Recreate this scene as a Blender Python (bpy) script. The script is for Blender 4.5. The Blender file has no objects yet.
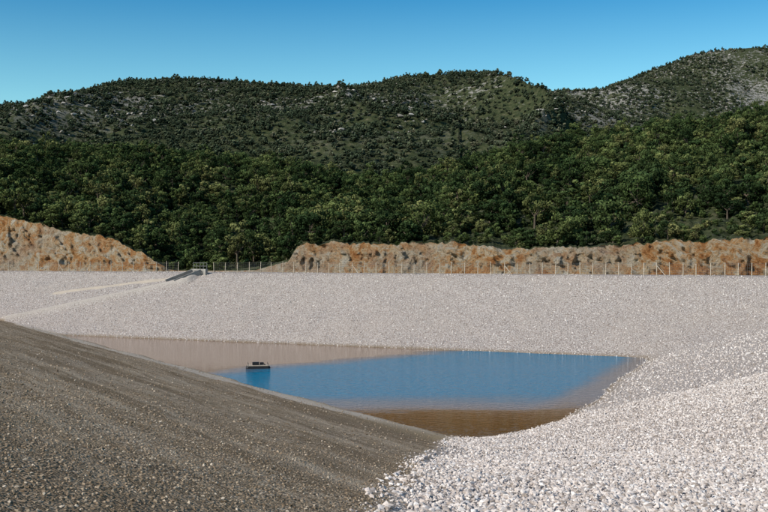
import bpy, math, random
import numpy as np
from mathutils import Vector, Matrix
random.seed(7); rng=np.random.default_rng(7)
scene=bpy.context.scene
F=1067.0; CX=384.0; HY=258.0; EYE=2.6; WL=-9.4
def T(px): return (px-CX)/F

# ------------------------------------------------------------ noise
def _h(ix,iy,s):
    n=(ix.astype(np.int64)*374761393+iy.astype(np.int64)*668265263+s*1442695041)&0x7fffffff
    n=((n^(n>>13))*1274126177)&0x7fffffff
    n=n^(n>>16)
    return (n&0xffffff)/float(0xffffff)
def vnoise(x,y,s=0):
    ix=np.floor(x);iy=np.floor(y);fx=x-ix;fy=y-iy
    fx=fx*fx*(3-2*fx);fy=fy*fy*(3-2*fy)
    a=_h(ix,iy,s);b=_h(ix+1,iy,s);c=_h(ix,iy+1,s);d=_h(ix+1,iy+1,s)
    return (a*(1-fx)+b*fx)*(1-fy)+(c*(1-fx)+d*fx)*fy
def fbm(x,y,o=4,s=0):
    r=0;a=.5;t=0
    for i in range(o):
        r=r+a*(vnoise(x,y,s+i*17)*2-1);t+=a;a*=.5;x=x*2.03+3.1;y=y*2.03+1.7
    return r/t
def sstep(a,b,x):
    u=np.clip((x-a)/(b-a),0,1);return u*u*(3-2*u)
def smax(a,b,k):
    h=np.clip(.5+.5*(a-b)/k,0,1);return b*(1-h)+a*h+k*h*(1-h)

# ------------------------------------------------------------ basin
def segdist(x,y,a,b):
    ax,ay=a;bx,by=b;dx=bx-ax;dy=by-ay
    u=np.clip(((x-ax)*dx+(y-ay)*dy)/(dx*dx+dy*dy),0,1)
    return np.hypot(x-ax-u*dx,y-ay-u*dy)
def basin(x,y):
    x=np.asarray(x,float);y=np.asarray(y,float)
    A=WL-.24*(.867*(x-4)+.498*(y-72))
    B=WL+.34*(.418*(x-26)+.908*(y-131))
    vv=.371*(x-9)+.928*(y-71)
    C=WL+.25*(.928*(x-9)-.371*(y-71)-1.2*np.exp(-((vv-20)/15)**2)-.4*np.exp(-((vv-52)/9)**2))
    D=WL+.138*(71-y)
    A=A+.16*fbm(x/10,y/10,3,5)+.05*fbm(x/2.5,y/2.5,3,6)
    z=smax(B,C,1.1); z=smax(z,D,1.1)
    other=z
    z=smax(A,z,.35)
    zone=1/(1+np.exp(-np.clip((A-other)/.16,-30,30)))
    # inclined drain / ramp on the far bank
    d=np.minimum(segdist(x,y,(-68,176.3),(-34,184)),segdist(x,y,(-34,184),(-32.5,190)))
    berm=np.exp(-(d/.85)**4)*(A<other)*(y>150)
    z=z+.7*berm*(z<-.5)
    d2=segdist(x,y,(-33,187),(-58,188.6))
    zone=np.maximum(zone,.75*np.exp(-(d2/(1.1+.5*fbm(x/3,y/3,2,77)))**2))
    z=z+.10*fbm(x/2.2,y/2.2,3,9)*(1-.5*zone)+.22*fbm(x/11,y/11,2,91)*(zone<.5)*sstep(.3,2.,np.abs(z-WL))
    z=np.maximum(z,-14)
    z=-smax(-z,-(.05*fbm(x/6,y/6,2,3)),.35)
    return z,zone,berm
def rimy(t): return 157.4/np.maximum(.908+.418*t,.45)

# ------------------------------------------------------------ hills
def P(px,pts):
    a=np.array(pts,float);return np.interp(px,a[:,0],a[:,1])
CUT=[(-700,205),(-60,212),(0,216),(20,219),(40,224),(75,233),(100,237),(120,243),(140,252),(158,262),(168,269),(180,271),(255,270),(272,266),(288,262),(297,250),(306,244),(330,242),(360,245),(400,243),(450,243),(500,248),(540,249),(570,248),(600,245),(640,244),(680,241),(768,238),(1400,230)]
L1=[(-700,150),(0,154),(100,156),(180,161),(260,170),(330,182),(390,188),(430,184),(480,170),(540,151),(600,140),(700,131),(768,118),(900,104),(1400,100)]
L2=[(-700,128),(-200,112),(0,110),(50,101),(100,90),(140,83),(180,79),(240,82),(300,87),(345,90),(370,87),(400,80),(450,73),(490,75),(530,87),(580,102),(620,116),(700,140),(800,150),(1400,150)]
L3=[(-700,150),(0,150),(450,140),(520,100),(560,91),(585,92),(605,89),(650,70),(700,53),(730,49),(768,48),(900,52),(1400,90)]
def zfrom(px,pts,y): return EYE+(HY-P(px,pts))/F*y
Y1,Y1B,Y2,Y2B,Y3,Y3B=390.,480.,1000.,1230.,1800.,2600.
def cutbase(px):
    t=T(px); off=P(px,[(-700,11),(150,11),(175,16),(260,16),(300,10),(1400,10)])
    return rimy(t)+off+1.2*fbm(px/14,px*0,3,21)
def jag(px,zc): return (.6*fbm(px/12,px*0+3,4,8)+.35*fbm(px/3.5,px*0+9,3,18))*np.clip(zc/3,0,1)
def cuttop(px):
    yb=cutbase(px); zc=np.maximum(zfrom(px,CUT,yb+5),.15)
    yt=yb+.6+zc*.62
    return yt,zc
def hill(px,y):
    px=np.asarray(px,float);y=np.asarray(y,float)
    yt,zc=cuttop(px)
    z1=zfrom(px,L1,Y1);z2=zfrom(px,L2,Y2);z3=zfrom(px,L3,Y3)
    zc=zc+jag(px,zc)
    z1b=np.minimum(z1*.93,z1*.5+30); z1b=np.where(px<460,z1*1.04,z1b)
    z2b=z2*.86
    def seg(ya,za,yb,zb,e):
        u=np.clip((y-ya)/(yb-ya),0,1);return za+(zb-za)*((1-e)*u+e*u*u*(3-2*u))
    z=np.where(y<Y1,seg(yt,zc,Y1,z1,.35),np.where(y<Y1B,seg(Y1,z1,Y1B,z1b,.8),np.where(y<Y2,seg(Y1B,z1b,Y2,z2,.35),
      np.where(y<Y2B,seg(Y2,z2,Y2B,z2b,.7),np.where(y<Y3,seg(Y2B,z2b,Y3,z3,.4),seg(Y3,z3,Y3B,z3*.55,.6))))))
    x=T(px)*y
    w1=sstep(0,60,y-yt)*(1-sstep(Y1-80,Y1-10,y))
    z=z+w1*10*fbm(x/45,y/70,3,31)
    w2=sstep(Y1B,Y1B+150,y)*(1-.93*sstep(Y2-200,Y2-20,y))
    g=1-np.abs(fbm(x/150+.6*fbm(x/300,y/300,2,3),y/420,3,51))*2.4
    z=z+w2*(28*(g-.5)+11*fbm(x/60,y/60,3,61))
    w3=sstep(Y2B,Y2B+150,y)*(1-.9*sstep(Y3-250,Y3-20,y))
    z=z+w3*(34*fbm(x/170,y/260,4,71))
    z=z+(y>Y1B)*2.2*fbm(x/18,y/18,3,81)*sstep(Y1B,Y1B+50,y)
    return z

# ------------------------------------------------------------ mesh helpers
def link(o): scene.collection.objects.link(o); return o
def grid_mesh(name,X,Y,Z,mat,attrs={},smooth=True):
    r,c=X.shape
    co=np.stack([X,Y,Z],-1).reshape(-1,3)
    idx=np.arange(r*c).reshape(r,c)
    f=np.stack([idx[:-1,:-1],idx[:-1,1:],idx[1:,1:],idx[1:,:-1]],-1).reshape(-1,4)
    me=bpy.data.meshes.new(name)
    me.vertices.add(len(co));me.vertices.foreach_set('co',co.ravel())
    me.loops.add(f.size);me.loops.foreach_set('vertex_index',f.ravel().astype(np.int32))
    me.polygons.add(len(f));me.polygons.foreach_set('loop_start',np.arange(0,f.size,4,dtype=np.int32))
    me.polygons.foreach_set('loop_total',np.full(len(f),4,dtype=np.int32))
    me.update(calc_edges=True);me.validate()
    if smooth: me.polygons.foreach_set('use_smooth',np.ones(len(f),bool))
    for k,v in attrs.items():
        a=me.attributes.new(k,'FLOAT','POINT');a.data.foreach_set('value',v.ravel().astype(np.float32))
    me.materials.append(mat)
    return link(bpy.data.objects.new(name,me))
class MB:
    def __init__(s): s.v=[];s.f=[];s.m=[]
    def box(s,c,sz,R=None,mi=0):
        b=len(s.v)
        for dx in(-.5,.5):
            for dy in(-.5,.5):
                for dz in(-.5,.5):
                    p=Vector((dx*sz[0],dy*sz[1],dz*sz[2]))
                    if R: p=R@p
                    s.v.append(tuple(p+Vector(c)))
        for q in((0,1,3,2),(4,6,7,5),(0,4,5,1),(2,3,7,6),(0,2,6,4),(1,5,7,3)):
            s.f.append(tuple(b+i for i in q));s.m.append(mi)
    def tube(s,a,b,r0,r1,n=6,mi=0,cap=True):
        a=Vector(a);b=Vector(b);d=(b-a).normalized()
        u=d.orthogonal().normalized();w=d.cross(u);k=len(s.v)
        for p,r in((a,r0),(b,r1)):
            for i in range(n):
                t=2*math.pi*i/n;s.v.append(tuple(p+r*(math.cos(t)*u+math.sin(t)*w)))
        for i in range(n):
            j=(i+1)%n;s.f.append((k+i,k+j,k+n+j,k+n+i));s.m.append(mi)
        if cap:
            s.f.append(tuple(k+n+i for i in range(n)));s.m.append(mi)
            s.f.append(tuple(k+n-1-i for i in range(n)));s.m.append(mi)
    def obj(s,name,mats,lk=True):
        me=bpy.data.meshes.new(name);me.from_pydata(s.v,[],s.f);me.update()
        for m in mats: me.materials.append(m)
        me.polygons.foreach_set('material_index',s.m)
        o=bpy.data.objects.new(name,me)
        return link(o) if lk else o

# ------------------------------------------------------------ material helpers
class NT:
    def __init__(s,name,diffuse=False):
        s.mat=bpy.data.materials.new(name);s.mat.use_nodes=True;s.cin='Base Color'
        s.t=s.mat.node_tree;s.b=s.t.nodes['Principled BSDF'];s.b.inputs['Roughness'].default_value=.9
        s.b.inputs['Specular IOR Level'].default_value=.2
        if diffuse:
            s.t.nodes.remove(s.b);s.b=s.t.nodes.new('ShaderNodeBsdfDiffuse');s.cin='Color'
            s.t.links.new(s.b.outputs[0],s.t.nodes['Material Output'].inputs['Surface'])
    def n(s,ty,ins={},**kw):
        nd=s.t.nodes.new(ty)
        for k,v in kw.items(): setattr(nd,k,v)
        for k,v in ins.items():
            if isinstance(v,bpy.types.NodeSocket): s.t.links.new(v,nd.inputs[k])
            else: nd.inputs[k].default_value=v
        return nd
    def l(s,a,b): s.t.links.new(a,b)
    def pos(s): return s.n('ShaderNodeNewGeometry').outputs['Position']
    def noise(s,vec,scale,detail=4,rough=.6,dist=0):
        return s.n('ShaderNodeTexNoise',{'Vector':vec,'Scale':scale,'Detail':detail,'Roughness':rough,'Distortion':dist}).outputs['Fac']
    def ramp(s,fac,stops):
        r=s.n('ShaderNodeValToRGB',{'Fac':fac});e=r.color_ramp.elements
        while len(e)<len(stops): e.new(.5)
        for i,(p,c) in enumerate(stops):
            e[i].position=p;e[i].color=(*c,1) if len(c)==3 else c
        return r.outputs['Color']
    def mix(s,f,a,b,bt='MIX'):
        m=s.n('ShaderNodeMix',data_type='RGBA',blend_type=bt)
        for k,v in((0,f),(6,a),(7,b)):
            if isinstance(v,bpy.types.NodeSocket): s.l(v,m.inputs[k])
            else: m.inputs[k].default_value=v if k==0 else ((*v,1) if len(v)==3 else v)
        return m.outputs[2]
    def math(s,op,a,b=0.,c=0.):
        m=s.n('ShaderNodeMath',operation=op)
        for k,v in((0,a),(1,b),(2,c)):
            if isinstance(v,bpy.types.NodeSocket): s.l(v,m.inputs[k])
            else: m.inputs[k].default_value=v
        return m.outputs[0]
    def mr(s,v,a,b,c=0.,d=1.):
        return s.n('ShaderNodeMapRange',{0:v,1:a,2:b,3:c,4:d},interpolation_type='SMOOTHSTEP').outputs[0]
    def bump(s,h,st,dist=.1,normal=None):
        i={'Height':h,'Strength':st,'Distance':dist}
        if normal: i['Normal']=normal
        return s.n('ShaderNodeBump',i).outputs['Normal']
    def attr(s,n): return s.n('ShaderNodeAttribute',attribute_name=n).outputs['Fac']
    def grey(s,v): return s.n('ShaderNodeCombineColor',{0:v,1:v,2:v}).outputs[0]
    def col(s,c): s.l(c,s.b.inputs[s.cin])
    def nor(s,c): s.l(c,s.b.inputs['Normal'])

# ground
def mat_ground():
    m=NT('gravel_ground',True);p=m.pos()
    sx=m.n('ShaderNodeSeparateXYZ',{'Vector':p});x,y,z=sx.outputs
    vo=m.n('ShaderNodeTexVoronoi',{'Vector':p,'Scale':8.,'Randomness':1.})
    sep=m.n('ShaderNodeSeparateColor',{'Color':vo.outputs['Color']})
    stone=m.ramp(sep.outputs[0],[(0,(.31,.26,.225)),(.35,(.49,.425,.38)),(.7,(.61,.54,.49)),(1,(.71,.645,.595))])
    edge=m.ramp(vo.outputs['Distance'],[(.3,(1,1,1)),(.8,(.5,.47,.45))])
    light=m.mix(1.,stone,edge,'MULTIPLY')
    big=m.noise(p,.09,4,.6);light=m.mix(m.mr(big,.35,.7,0.,.3),light,(.44,.37,.31))
    # finer, earthy aggregate on the near bank
    v2=m.n('ShaderNodeTexVoronoi',{'Vector':p,'Scale':17.,'Randomness':1.})
    s2=m.n('ShaderNodeSeparateColor',{'Color':v2.outputs['Color']})
    fine=m.ramp(s2.outputs[0],[(0,(.13,.092,.058)),(.45,(.29,.215,.145)),(.85,(.41,.32,.22)),(1,(.62,.52,.40))])
    v3=m.n('ShaderNodeTexVoronoi',{'Vector':p,'Scale':5.,'Randomness':1.})
    s3=m.n('ShaderNodeSeparateColor',{'Color':v3.outputs['Color']})
    spk=m.mr(s3.outputs[1],0.,1.,.62,1.3);fine=m.mix(1.,fine,m.grey(spk),'MULTIPLY')
    n1=m.noise(p,.45,8,.72);fine=m.mix(m.mr(n1,.40,.62,0.,.5),fine,(.31,.22,.13))
    u=m.math('ADD',m.math('MULTIPLY',x,.867),m.math('MULTIPLY',y,.498))
    v=m.math('SUBTRACT',m.math('MULTIPLY',y,.867),m.math('MULTIPLY',x,.5))
    uv=m.n('ShaderNodeCombineXYZ',{0:u,1:m.math('MULTIPLY',v,.09),2:0.}).outputs[0]
    n2=m.noise(uv,.7,8,.70);fine=m.mix(m.mr(n2,.46,.64,0.,.6),fine,(.48,.38,.27))
    n3=m.noise(uv,.3,6,.62);fine=m.mix(m.mr(n3,.48,.58,0.,.6),fine,(.16,.112,.068))  # long shadow streaks running with the bank, painted as darker colour
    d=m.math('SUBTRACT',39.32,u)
    shadeL=m.math('MULTIPLY',m.mr(m.math('ADD',d,m.math('MULTIPLY',n1,6.)),28.,37.),m.mr(y,8.,34.,1.,0.))
    fine=m.mix(m.math('MULTIPLY',shadeL,.55),fine,(.11,.08,.05))  # painted shade, deepening towards the near-left end of the bank
    dd=m.math('ADD',d,m.math('MULTIPLY',m.math('SUBTRACT',m.noise(p,.25,5),.5),2.2))
    strip=m.math('MULTIPLY',m.mr(dd,4.6,5.4,1.,0.),m.mr(y,66.,74.,0.,1.))
    fine=m.mix(m.math('MULTIPLY',strip,.75),fine,(.60,.51,.41))
    silt=m.math('MULTIPLY',m.mr(dd,2.,9.,1.,0.),m.mr(y,66.,80.,1.,0.))
    fine=m.mix(m.math('MULTIPLY',silt,.6),fine,(.40,.30,.175))
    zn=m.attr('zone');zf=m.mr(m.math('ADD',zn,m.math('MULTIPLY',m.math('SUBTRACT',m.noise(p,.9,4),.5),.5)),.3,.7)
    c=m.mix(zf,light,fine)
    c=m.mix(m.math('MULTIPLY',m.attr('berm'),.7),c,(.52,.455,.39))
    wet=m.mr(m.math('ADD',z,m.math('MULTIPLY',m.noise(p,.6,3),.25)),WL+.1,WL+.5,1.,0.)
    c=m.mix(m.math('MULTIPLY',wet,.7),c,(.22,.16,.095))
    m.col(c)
    b1=m.bump(m.math('SUBTRACT',1.,vo.outputs['Distance']),m.mr(zf,0.,1.,.7,.2),.09)
    b2=m.bump(m.math('SUBTRACT',1.,v2.outputs['Distance']),.7,.05,b1)
    m.nor(b2);return m.mat
def mat_hill():
    m=NT('hillside_soil',True);p=m.pos()
    n=m.noise(p,.25,6,.75);c=m.ramp(n,[(.35,(.026,.036,.018)),(.5,(.048,.058,.028)),(.62,(.085,.085,.045)),(.7,(.15,.13,.085))])
    sx=m.n('ShaderNodeSeparateXYZ',{'Vector':p})
    r=m.noise(p,.16,7,.75);r2=m.noise(p,.008,3,.5)
    rk=m.mr(m.math('ADD',r,m.math('MULTIPLY',m.math('SUBTRACT',r2,.5),.5)),.53,.60)
    hf=m.mr(sx.outputs[2],60.,160.,.1,1.)
    rc=m.ramp(m.noise(p,.6,4),[(.35,(.17,.16,.14)),(.65,(.40,.375,.34))])
    m.col(m.mix(m.math('MULTIPLY',rk,hf),c,rc))
    m.nor(m.bump(m.noise(p,.5,5,.7),.9,1.5));return m.mat
def mat_rock():
    m=NT('cut_rock',True);p=m.pos()
    w=m.n('ShaderNodeMapping',{'Vector':p,'Scale':(.30,.30,.30),'Rotation':(0,.5,0)}).outputs[0]
    n=m.noise(w,1.,9,.78,1.)
    c=m.ramp(n,[(.30,(.16,.065,.025)),(.40,(.44,.19,.07)),(.47,(.60,.32,.135)),(.53,(.64,.48,.30)),(.62,(.72,.65,.54))])
    grey=m.mr(m.noise(p,.07,4),.46,.62,0.,.6)
    gc=m.ramp(m.noise(p,1.1,6,.75),[(.35,(.26,.185,.12)),(.60,(.70,.62,.50))])
    c=m.mix(grey,c,gc)
    fr=m.mr(m.noise(p,2.6,8,.82,.5),.38,.49,.3,1.)
    c=m.mix(1.,c,m.grey(fr),'MULTIPLY')
    m.col(c)
    m.nor(m.bump(m.noise(p,1.8,8,.84),1.,1.5));return m.mat
def mat_water():
    m=NT('reservoir_water');p=m.pos();b=m.b
    sx=m.n('ShaderNodeSeparateXYZ',{'Vector':p});x,y=sx.outputs[0],sx.outputs[1]
    wv=m.n('ShaderNodeMapping',{'Vector':p,'Scale':(.5,1.6,1.)}).outputs[0]
    wob=m.math('MULTIPLY',m.math('SUBTRACT',m.noise(wv,.12,6,.65),.5),9.)
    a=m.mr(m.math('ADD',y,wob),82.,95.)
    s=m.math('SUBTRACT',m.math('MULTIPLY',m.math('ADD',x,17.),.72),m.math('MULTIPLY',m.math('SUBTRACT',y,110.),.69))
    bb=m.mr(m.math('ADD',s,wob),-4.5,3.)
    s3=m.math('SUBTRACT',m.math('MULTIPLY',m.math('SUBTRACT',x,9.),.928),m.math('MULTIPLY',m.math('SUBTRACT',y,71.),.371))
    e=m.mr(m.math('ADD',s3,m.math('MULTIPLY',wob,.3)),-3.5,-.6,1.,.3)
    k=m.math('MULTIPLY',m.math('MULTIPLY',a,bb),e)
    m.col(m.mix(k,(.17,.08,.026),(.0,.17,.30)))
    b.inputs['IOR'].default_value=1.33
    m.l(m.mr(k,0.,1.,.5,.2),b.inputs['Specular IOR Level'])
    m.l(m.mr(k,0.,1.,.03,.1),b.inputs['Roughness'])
    w=m.n('ShaderNodeMapping',{'Vector':p,'Scale':(.7,1.6,1.)}).outputs[0]
    band=m.noise(m.n('ShaderNodeMapping',{'Vector':p,'Scale':(.35,1.8,1.)}).outputs[0],.18,3)
    h=m.noise(w,1.6,3,.6)
    st=m.math('ADD',.03,m.math('MULTIPLY',k,m.mr(band,.38,.62,.6,1.)))
    m.nor(m.n('ShaderNodeBump',{'Height':h,'Strength':st,'Distance':.5}).outputs[0])
    return m.mat
def mat_leaf(name,stops,patch=None):
    m=NT(name,True);oi=m.n('ShaderNodeObjectInfo');r=oi.outputs['Random']
    c=m.ramp(r,stops)
    n=m.noise(oi.outputs['Location'],.035,4,.6)
    c=m.mix(m.mr(n,.40,.60,0.,.6),c,patch,'MULTIPLY')
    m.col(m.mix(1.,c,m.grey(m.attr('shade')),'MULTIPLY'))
    return m.mat
def mat_simple(name,c1,c2,scale=3,rough=.85,bump=.3,metal=0):
    m=NT(name);p=m.n('ShaderNodeTexCoord').outputs['Object']
    n=m.noise(p,scale,5,.65);m.col(m.ramp(n,[(.35,c1),(.65,c2)]));m.b.inputs['Roughness'].default_value=rough
    m.b.inputs['Metallic'].default_value=metal
    m.nor(m.bump(n,bump,.03));return m.mat
def mat_stone(name,stops,mx=(.32,.27,.23)):
    m=NT(name,True);r=m.n('ShaderNodeObjectInfo').outputs['Random'];c=m.ramp(r,stops)
    p=m.n('ShaderNodeTexCoord').outputs['Object'];n=m.noise(p,2.5,3)
    m.col(m.mix(m.mr(n,.4,.7,0.,.3),c,mx));return m.mat

MG=mat_ground();MH=mat_hill();MR=mat_rock();MW=mat_water()
ML=mat_leaf('foliage',[(0,(.020,.034,.014)),(.3,(.040,.060,.022)),(.55,(.066,.088,.030)),(.8,(.095,.112,.038)),(1,(.145,.142,.055))],(.5,.62,.6))
ML2=mat_leaf('foliage_distant',[(0,(.038,.052,.032)),(.5,(.062,.078,.045)),(.85,(.092,.104,.060)),(1,(.13,.125,.078))],(.72,.78,.8))  # greyer, bluish leaf colours with distance haze tinted in
MB_=mat_simple('bark',(.06,.045,.03),(.12,.095,.07),6)
MC=mat_simple('concrete',(.20,.185,.165),(.32,.30,.27),2)
MD=mat_simple('dark_opening',(.01,.01,.01),(.02,.02,.02),2)
MP=mat_simple('weathered_wood',(.34,.28,.21),(.55,.47,.37),4)
MM=mat_simple('galvanised_wire',(.16,.155,.15),(.26,.25,.24),4,.5,.1,.3)
MK=mat_simple('black_float',(.012,.012,.014),(.03,.03,.032),5,.5)
LS=[(0,(.27,.225,.19)),(.2,(.47,.405,.36)),(.6,(.61,.54,.49)),(.88,(.70,.635,.585)),(1,(.80,.75,.70))]
MSL=mat_stone('limestone_rubble',LS,(.37,.31,.265))
MSD=mat_stone('earthy_gravel',[(0,(.13,.095,.06)),(.4,(.26,.195,.135)),(.88,(.39,.31,.22)),(1,(.60,.51,.40))],(.22,.165,.11))
MSO=mat_stone('weathered_limestone',[(0,(.20,.185,.16)),(.6,(.34,.315,.28)),(1,(.46,.43,.39))])

# ------------------------------------------------------------ ground sheet
def axis(a,b,st,far):
    c=list(np.arange(a,b,st));lo=[];s=st;v=a
    while v>-far: s*=1.22;v-=s;lo.append(v)
    hi=[];s=st;v=c[-1]
    while v<far: s*=1.22;v+=s;hi.append(v)
    return np.array(lo[::-1]+c+hi)
gx=axis(-110,80,.5,3500);gy=axis(-12,235,.5,3500)
X,Y=np.meshgrid(gx,gy)
Z,ZN,BM=basin(X,Y)
Z=np.where((np.abs(X)>400)|(Y>400)|(Y<-200),-.5,Z)
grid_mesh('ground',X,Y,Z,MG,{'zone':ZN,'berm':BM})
# water
wx=np.linspace(-90,50,30);wy=np.linspace(58,185,30);X,Y=np.meshgrid(wx,wy)
grid_mesh('water',X,Y,X*0+WL,MW)
# hills
pxs=np.concatenate([np.arange(-700,-60,12),np.arange(-60,830,1.25),np.arange(830,1401,12)])
v1=np.linspace(0,1,75)**1.3
yt,zc=cuttop(pxs)
ys=[yt+(Y1B-yt)*v for v in v1]+[np.full_like(yt,v) for v in np.concatenate([np.arange(486,1030,8),np.arange(1030,2600,16)])]
YY=np.array(ys);PP=np.tile(pxs,(len(ys),1));ZZ=hill(PP,YY)
grid_mesh('hills',T(PP)*YY,YY,ZZ,MH)
# rock cut faces
pc=pxs
yb=cutbase(pc);yt,zc=cuttop(pc);zt=zc+jag(pc,zc)
vs=np.linspace(0,1,34);V=vs[:,None]
xw=T(pc)*yb
Yc=yb+(yt-yb)*V**1.25; Zc=-.15+(zt+.15)*V
Xw=np.tile(xw,(34,1))
amp=np.sin(np.pi*np.clip(V,0,1))**.5*np.clip(zc/4,0.05,1)
nz=1-np.abs(fbm(Xw/2.6+Zc*.5,Zc/4.0,4,101))*2.2
Yc=Yc+amp*(1.7*(nz-.5)+.9*fbm(Xw/.8,Zc/.9,3,111)+2.2*fbm(Xw/11,Zc/9,2,121))
Zc=Zc+amp*.35*fbm(Xw/1.3,V*7+Xw*0,3,131)
PCC=np.tile(pc,(34,1))
def half(sel,name):
    grid_mesh(name,(T(PCC)*Yc)[:,sel],Yc[:,sel],Zc[:,sel],MR,smooth=False)
half(pc<215,'rock_cut_face');half(pc>=214,'rock_cut_face.001')

# ------------------------------------------------------------ instancing
def coll(name,objs):
    c=bpy.data.collections.new(name)
    for o in objs:c.objects.link(o)
    return c
def scatter(name,pts,rot,scl,idx,col):
    me=bpy.data.meshes.new(name);n=len(pts);me.vertices.add(n)
    me.vertices.foreach_set('co',np.asarray(pts,np.float32).ravel())
    a=me.attributes.new('rot','FLOAT_VECTOR','POINT');a.data.foreach_set('vector',np.asarray(rot,np.float32).ravel())
    a=me.attributes.new('scl','FLOAT_VECTOR','POINT');a.data.foreach_set('vector',np.asarray(scl,np.float32).ravel())
    a=me.attributes.new('idx','INT','POINT');a.data.foreach_set('value',np.asarray(idx,np.int32))
    o=link(bpy.data.objects.new(name,me))
    ng=bpy.data.node_groups.new(name+'_scatter','GeometryNodeTree')
    ng.interface.new_socket('Geometry',in_out='INPUT',socket_type='NodeSocketGeometry')
    ng.interface.new_socket('Geometry',in_out='OUTPUT',socket_type='NodeSocketGeometry')
    N=ng.nodes.new;gi=N('NodeGroupInput');go=N('NodeGroupOutput');ip=N('GeometryNodeInstanceOnPoints')
    ci=N('GeometryNodeCollectionInfo');ci.inputs['Collection'].default_value=col
    ci.inputs['Separate Children'].default_value=True;ci.inputs['Reset Children'].default_value=True
    L=ng.links.new
    def na(n,t):
        q=N('GeometryNodeInputNamedAttribute');q.data_type=t;q.inputs['Name'].default_value=n;return q.outputs['Attribute']
    e=N('FunctionNodeEulerToRotation')
    L(na('rot','FLOAT_VECTOR'),e.inputs[0]);L(e.outputs[0],ip.inputs['Rotation'])
    L(na('scl','FLOAT_VECTOR'),ip.inputs['Scale']);L(na('idx','INT'),ip.inputs['Instance Index'])
    ip.inputs['Pick Instance'].default_value=True
    L(ci.outputs[0],ip.inputs['Instance']);L(gi.outputs[0],ip.inputs['Points']);L(ip.outputs[0],go.inputs[0])
    md=o.modifiers.new('scatter','NODES');md.node_group=ng
    print(name,n)
    return o

def make_tree(name,seed,h=5.2,w=2.7,clumps=20,leaves=75,ls=.34,trunk=True,mat=None,low=.28,lk=False):
    r=np.random.default_rng(seed);mb=MB()
    cs=[]
    for i in range(clumps):
        a=r.uniform(0,2*math.pi);u=r.uniform(-.95,1);rr=math.sqrt(max(0,1-u*u*.8))*r.uniform(.45,1.)
        cz=h*(low+ (1-low)*.5)+u*h*(1-low)*.42
        cs.append((Vector((math.cos(a)*rr*w*.8,math.sin(a)*rr*w*.8,cz)),r.uniform(.18,.34)*w))
    cs.append((Vector((0,0,h*.52)),w*.55))
    if trunk:
        top=Vector((r.uniform(-.2,.2),r.uniform(-.2,.2),h*.4))
        mb.tube((0,0,-.6),top,.2,.13,7,1)
        for c,_ in cs[:8]: mb.tube(top*.8,c,.09,.03,5,1)
    nb=len(mb.v)
    V=[];Fc=[];S=[];k=nb
    for c,R in cs:
        sh=r.uniform(.65,1.35)
        for j in range(leaves):
            d=Vector(r.normal(size=3)).normalized()
            rad=R*r.uniform(.55,1.08)**.6
            p=c+Vector((d.x*rad,d.y*rad,d.z*rad*.85))
            nn=(d*1.3+Vector(r.normal(size=3))*.5).normalized()
            u=nn.orthogonal().normalized();u=Matrix.Rotation(r.uniform(0,6.28),3,nn)@u;w2=nn.cross(u)
            s=ls*r.uniform(.6,1.3)
            V+= [tuple(p+u*s*.5),tuple(p+w2*s*.36),tuple(p-u*s*.5),tuple(p-w2*s*.36)]
            Fc.append((k,k+1,k+2,k+3));k+=4
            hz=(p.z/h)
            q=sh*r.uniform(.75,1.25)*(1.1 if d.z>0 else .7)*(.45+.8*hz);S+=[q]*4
    mb.v+=V;mb.f+=Fc;mb.m+=[0]*len(Fc)
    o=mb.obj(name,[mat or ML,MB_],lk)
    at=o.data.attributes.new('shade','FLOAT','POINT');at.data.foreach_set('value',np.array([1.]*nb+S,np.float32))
    return o
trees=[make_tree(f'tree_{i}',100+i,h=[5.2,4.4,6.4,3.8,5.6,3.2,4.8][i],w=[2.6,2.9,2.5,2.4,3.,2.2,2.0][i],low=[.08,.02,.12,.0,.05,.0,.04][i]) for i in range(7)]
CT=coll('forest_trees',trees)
shr=[make_tree(f'shrub_{i}',200+i,h=[3.6,3.,4.4,2.6][i],w=[2.1,2.2,2.1,1.8][i],clumps=8,leaves=32,ls=.72,trunk=False,mat=ML2,low=.0) for i in range(4)]
CS=coll('hillside_shrub_kinds',shr)
bshr=[make_tree(f'scrub_{i}',250+i,h=[3.2,2.6,3.6][i],w=[2.3,2.4,2.2][i],clumps=9,leaves=70,ls=.40,trunk=False,low=.0) for i in range(3)]
CB=coll('brink_scrub_kinds',bshr)
def jgrid(x0,x1,y0,y1,s):
    xx,yy=np.meshgrid(np.arange(x0,x1,s),np.arange(y0,y1,s));xx=xx.ravel();yy=yy.ravel()
    return xx+rng.uniform(-.5,.5,len(xx))*s,yy+rng.uniform(-.5,.5,len(yy))*s
def place(x,y,keep,smin,smax_,nk,sink=.3,pw=1.):
    x=x[keep];y=y[keep];px=CX+F*x/y;z=hill(px,y)-sink;n=len(x)
    s=smin+(smax_-smin)*rng.uniform(0,1,n)**pw
    return np.stack([x,y,z],1),np.stack([rng.normal(0,.06,n),rng.normal(0,.06,n),rng.uniform(0,6.28,n)],1),np.stack([s*rng.uniform(.9,1.2,n),s*rng.uniform(.9,1.1,n),s*rng.uniform(.8,1.15,n)],1),rng.integers(0,nk,n)
x,y=jgrid(-330,330,150,500,3.9)
px=CX+F*x/y;yt,zc=cuttop(px)
cl=fbm(x/22,y/26,3,300)
edge=y-yt
clear=(px>395)&(edge<18)&(fbm(x/9,y/9,2,310)>.1)
keep=(edge>1.8)&(np.abs(x/y)<.6)&(cl<.48)&(~clear)&(y<Y1B+10)&(rng.uniform(size=x.shape)>.05)
a=place(x,y,keep,.40,1.4,7,.35,1.3)
scatter('forest',*a,CT)
x,y=jgrid(-120,150,150,300,2.2);px=CX+F*x/y;yt,zc=cuttop(px);edge=y-yt
keep=(edge>.3)&(fbm(x/5,y/5,2,320)>np.where(edge<24,-.25,.15))&(np.abs(x/y)<.55)
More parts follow.
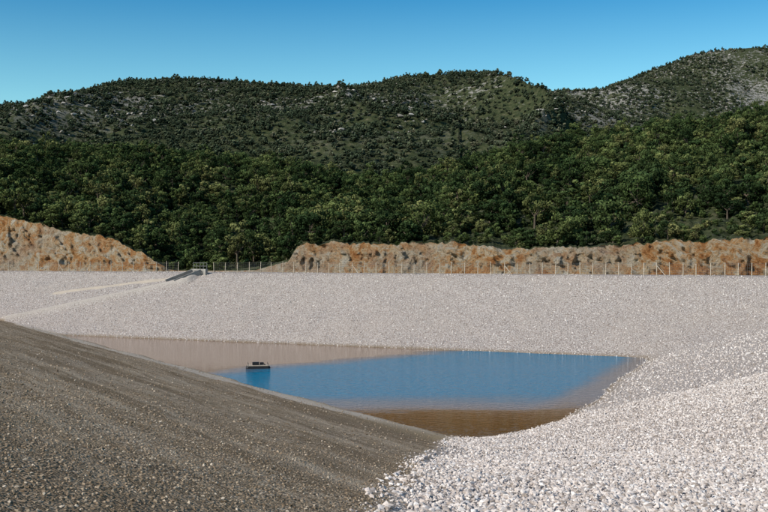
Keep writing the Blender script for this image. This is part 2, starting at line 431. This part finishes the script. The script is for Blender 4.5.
a=place(x,y,keep,.16,.75,3,.15,1.8);scatter('brink_scrub',*a,CB)
x,y=jgrid(-620,620,Y1B,1060,4.9)
keep=(np.abs(x/y)<.5)&(fbm(x/25,y/25,4,330)<.42)
a=place(x,y,keep,.5,1.45,4,.3,1.5)
x,y=jgrid(0,1100,1250,1860,6.8)
keep=(x/y>.12)&(x/y<.5)&(fbm(x/40,y/40,4,340)<.22)
b=place(x,y,keep,.8,1.7,4)
scatter('hillside_shrubs',*[np.concatenate([p,q]) for p,q in zip(a,b)],CS)
# free-standing bushes along the brink of the cut
for i,(bx,off,s) in enumerate([(516,3,.55),(532,2.6,.7),(552,3.5,.6),(668,2.6,.7),(683,2.6,.5),(745,3.2,.65),(345,3,.5),(452,9,.6),(612,5,.6),(318,2.4,.45)]):
    yt1,_=cuttop(np.array([float(bx)]));yy=float(yt1[0])+off
    o=bpy.data.objects.new('bush',trees[[1,3,5,4][i%4]].data);link(o)
    o.location=(T(bx)*yy,yy,float(hill(np.array([float(bx)]),np.array([yy]))[0])-.25);o.scale=(s*1.15,s*1.1,s*.85);o.rotation_euler=(0,0,i*1.3)

# stones
def make_stone(name,seed,mat):
    import bmesh
    r=np.random.default_rng(seed);bm=bmesh.new()
    for i in range(13):
        d=r.normal(size=3);d/=np.linalg.norm(d);d*=r.uniform(.38,.56)
        bm.verts.new((d[0]*1.2,d[1]*.95,d[2]*.75))
    bmesh.ops.convex_hull(bm,input=bm.verts)
    for v in [v for v in bm.verts if not v.link_faces]: bm.verts.remove(v)
    me=bpy.data.meshes.new(name);bm.to_mesh(me);bm.free();me.materials.append(mat)
    return bpy.data.objects.new(name,me)
CSL=coll('rubble_stones',[make_stone(f'stone_{i}',i+1,MSL) for i in range(7)])
CSO=coll('outcrop_stones',[make_stone(f'outcrop_{i}',i+41,MSO) for i in range(7)])
CSD=coll('earthy_stones',[make_stone(f'pebble_{i}',i+20,MSD) for i in range(5)])
# limestone outcrops on the high hills
x,y=jgrid(-620,1000,600,1850,7.5)
oc=fbm(x/70,y/70,4,500)+.5*fbm(x/14,y/14,2,510)
keep=(np.abs(x/y)<.5)&(((y<1040)&(oc>.30))|((y>1300)&(x/y>.1)&(oc>-.05)))
a=place(x,y,keep,1.4,4.2,7,-1.2,2.4)
a=(a[0],a[1],a[2]*np.array([1.2,1,.85]),a[3])
scatter('limestone_outcrops',*a,CSO)
def stones(x,y,keepfn,s0,s1,nk,tilt=.35,pw=2.2):
    z,zn,bm=basin(x,y);k=keepfn(x,y,z,zn)&(z>WL-.15)&(bm<.3)
    x=x[k];y=y[k];z=z[k];n=len(x)
    s=s0+(s1-s0)*rng.uniform(0,1,n)**pw
    return np.stack([x,y,z+s*.1],1),np.stack([rng.normal(0,tilt,n),rng.normal(0,tilt,n),rng.uniform(0,6.28,n)],1),np.stack([s,s*rng.uniform(.75,1.1,n),s*rng.uniform(.8,1.2,n)],1),rng.integers(0,nk,n)
S=[]
x,y=jgrid(-12,30,9,46,.095);S.append(stones(x,y,lambda x,y,z,zn:(zn<.75)&(np.abs(x/y)<.43)&(rng.uniform(size=x.shape)>zn*1.35),.05,.21,7,pw=2.8))
x,y=jgrid(-12,40,46,80,.17);S.append(stones(x,y,lambda x,y,z,zn:(zn<.6)&(np.abs(x/y)<.43)&(rng.uniform(size=x.shape)>zn*1.5),.08,.22,7))
x,y=jgrid(-95,80,80,215,.42);S.append(stones(x,y,lambda x,y,z,zn:(zn<.4)&(np.abs(x/y)<.43)&(z<-.02),.10,.27,7,pw=1.8))
scatter('gravel',*[np.concatenate(q) for q in zip(*S)],CSL)
x,y=jgrid(-20,8,9,45,.10);A=stones(x,y,lambda x,y,z,zn:(zn>.4)&(np.abs(x/y)<.43)&(rng.uniform(size=x.shape)<np.clip(1.15-y/42,.1,1)),.025,.085,5,pw=2.6)
x,y=jgrid(-70,10,30,170,.6);B=stones(x,y,lambda x,y,z,zn:(zn>.5)&(np.abs(x/y)<.43),.04,.14,5)
scatter('fine_gravel',*[np.concatenate(q) for q in zip(A,B)],CSD)

# ------------------------------------------------------------ fence
def fence(name,t0,t1):
    mb=MB();t=t0;pts=[]
    while t<t1:
        y=float(rimy(t))+1.0;pts.append(Vector((t*y,y,0)))
        t+=2.5/ (y*1.25)*random.uniform(.93,1.07)
    for i,p in enumerate(pts):
        lean=Vector((random.uniform(-.09,.09),random.uniform(-.05,.05),0))
        h=1.95+random.uniform(-.16,.12)
        mb.tube(p+Vector((0,0,-.4)),p+lean+Vector((0,0,h)),.075,.06,6,0)
        if i%12==0 and i: mb.tube(p+Vector((1.1,-.7,0)),p+Vector((0,0,1.5)),.05,.05,6,0)
    for a,b in zip(pts[:-1],pts[1:]):
        for hh in(.15,.5,.85,1.2,1.55,1.8):
            mb.tube(a+Vector((0,-.08,hh)),b+Vector((0,-.08,hh)),.012,.012,3,1,False)
        for k in range(1,6):
            q=a.lerp(b,k/6);mb.tube(q+Vector((0,-.08,.15)),q+Vector((0,-.08,1.8)),.006,.006,3,1,False)
    return mb.obj(name,[MP,MM])
fence('fence',T(-60),T(182));fence('fence',T(214),T(860))

# ------------------------------------------------------------ concrete inlet
t=T(197);yy=float(rimy(t));e=bpy.data.objects.new('concrete_inlet',None);link(e)
e.location=(t*yy,yy-.8,-.2);e.rotation_euler=(0,0,-math.atan2(.418,.908)-.45);e.scale=(1.25,1.25,1.25)
def part(mb,name,mats):
    o=mb.obj(name,mats);o.parent=e;return o
mb=MB();mb.box((-1.5,.5,.05),(1.0,.35,1.3));mb.box((1.5,.5,.05),(1.0,.35,1.3));mb.box((0,.5,.58),(1.98,.35,.24));part(mb,'headwall',[MC])
mb=MB();mb.box((0,.75,-.1),(2.0,.1,1.1));part(mb,'culvert_opening',[MD])
mb=MB()
R=Matrix.Rotation(-math.atan(.34),3,'X').inverted()
for sx in(-1,1):
    mb.box((sx*1.2,-2.0,-.42),(.22,4.4,.75),R)
mb.box((0,-2.1,-.85),(2.1,4.4,.2),R);part(mb,'apron_and_wing_walls',[MC])
mb=MB()
for sx in(-1.9,-.95,0,.95,1.9): mb.tube((sx,.6,.6),(sx,.6,1.55),.03,.03)
for z in(1.1,1.55): mb.tube((-1.95,.6,z),(1.95,.6,z),.028,.028)
part(mb,'handrail',[MM])

# ------------------------------------------------------------ floating platform
dist=12*F/(368-HY);fx=T(258)*dist
e=bpy.data.objects.new('floating_platform',None);link(e);e.location=(fx,dist,WL);e.rotation_euler=(0,0,.15);e.scale=(.82,.82,.82)
mb=MB()
for yy_ in(-.75,.75):
    mb.tube((-1.35,yy_,.08),(1.35,yy_,.08),.24,.24,12)
    mb.tube((1.35,yy_,.08),(1.6,yy_,.08),.24,.08,12);mb.tube((-1.35,yy_,.08),(-1.6,yy_,.08),.24,.08,12)
part(mb,'pontoons',[MK])
mb=MB()
for i in range(14): mb.box((-1.3+i*.2,0,.36),(.17,1.9,.05))
part(mb,'deck',[MP])
mb=MB();mb.box((-.3,0,.6),(.9,.55,.38));mb.tube((.25,0,.6),(.75,0,.6),.16,.16,10);mb.tube((.75,0,.55),(1.35,.1,.1),.06,.06,8)
for a in((-1.3,-.85),(1.3,-.85),(-1.3,.85),(1.3,.85)): mb.tube((*a,.38),(*a,.7),.03,.03)
part(mb,'pump',[MK])

# ------------------------------------------------------------ sun, sky, camera
el=math.radians(32);sd=Vector((-.82,-.57,0)).normalized()
sdir=Vector((sd.x*math.cos(el),sd.y*math.cos(el),math.sin(el)))
L=bpy.data.lights.new('sun','SUN');L.energy=5.;L.angle=math.radians(.53);L.color=(1,.94,.84)
so=link(bpy.data.objects.new('sun',L));so.rotation_euler=sdir.to_track_quat('Z','Y').to_euler();so.location=(-200,-150,150)
W=bpy.data.worlds.new('World');scene.world=W;W.use_nodes=True;nt=W.node_tree
bg=nt.nodes['Background'];sk=nt.nodes.new('ShaderNodeTexSky');sk.sky_type='NISHITA';sk.sun_disc=False
sk.sun_elevation=el;sk.sun_rotation=math.atan2(sd.x,sd.y)%(2*math.pi);sk.air_density=1.;sk.dust_density=.1;sk.ozone_density=2.
tc=nt.nodes.new('ShaderNodeTexCoord');sp=nt.nodes.new('ShaderNodeSeparateXYZ');rp=nt.nodes.new('ShaderNodeValToRGB')
nt.links.new(tc.outputs['Generated'],sp.inputs[0]);nt.links.new(sp.outputs[2],rp.inputs[0])
els=rp.color_ramp.elements;els.new(.4);els.new(.6)
for q,(p,c) in zip(els,[(0,(.85,1.1,1.1)),(.14,(.70,1.14,1.08)),(.25,(.13,.64,.88)),(1,(.55,.75,.9))]):
    q.position=p;q.color=(*c,1)
mx=nt.nodes.new('ShaderNodeMix');mx.data_type='RGBA';mx.blend_type='MULTIPLY';mx.inputs[0].default_value=1.
nt.links.new(rp.outputs[0],mx.inputs[7])
nt.links.new(sk.outputs[0],mx.inputs[6]);nt.links.new(mx.outputs[2],bg.inputs[0]);bg.inputs[1].default_value=.13
cam=bpy.data.cameras.new('camera');co=link(bpy.data.objects.new('camera',cam))
cam.lens=50;cam.sensor_width=36;cam.clip_end=12000;cam.clip_start=.1
co.location=(0,0,EYE);co.rotation_euler=(math.radians(90)+math.atan(2/F),0,0)
scene.camera=co
scene.view_settings.view_transform='Standard';scene.view_settings.look='None';scene.view_settings.exposure=0
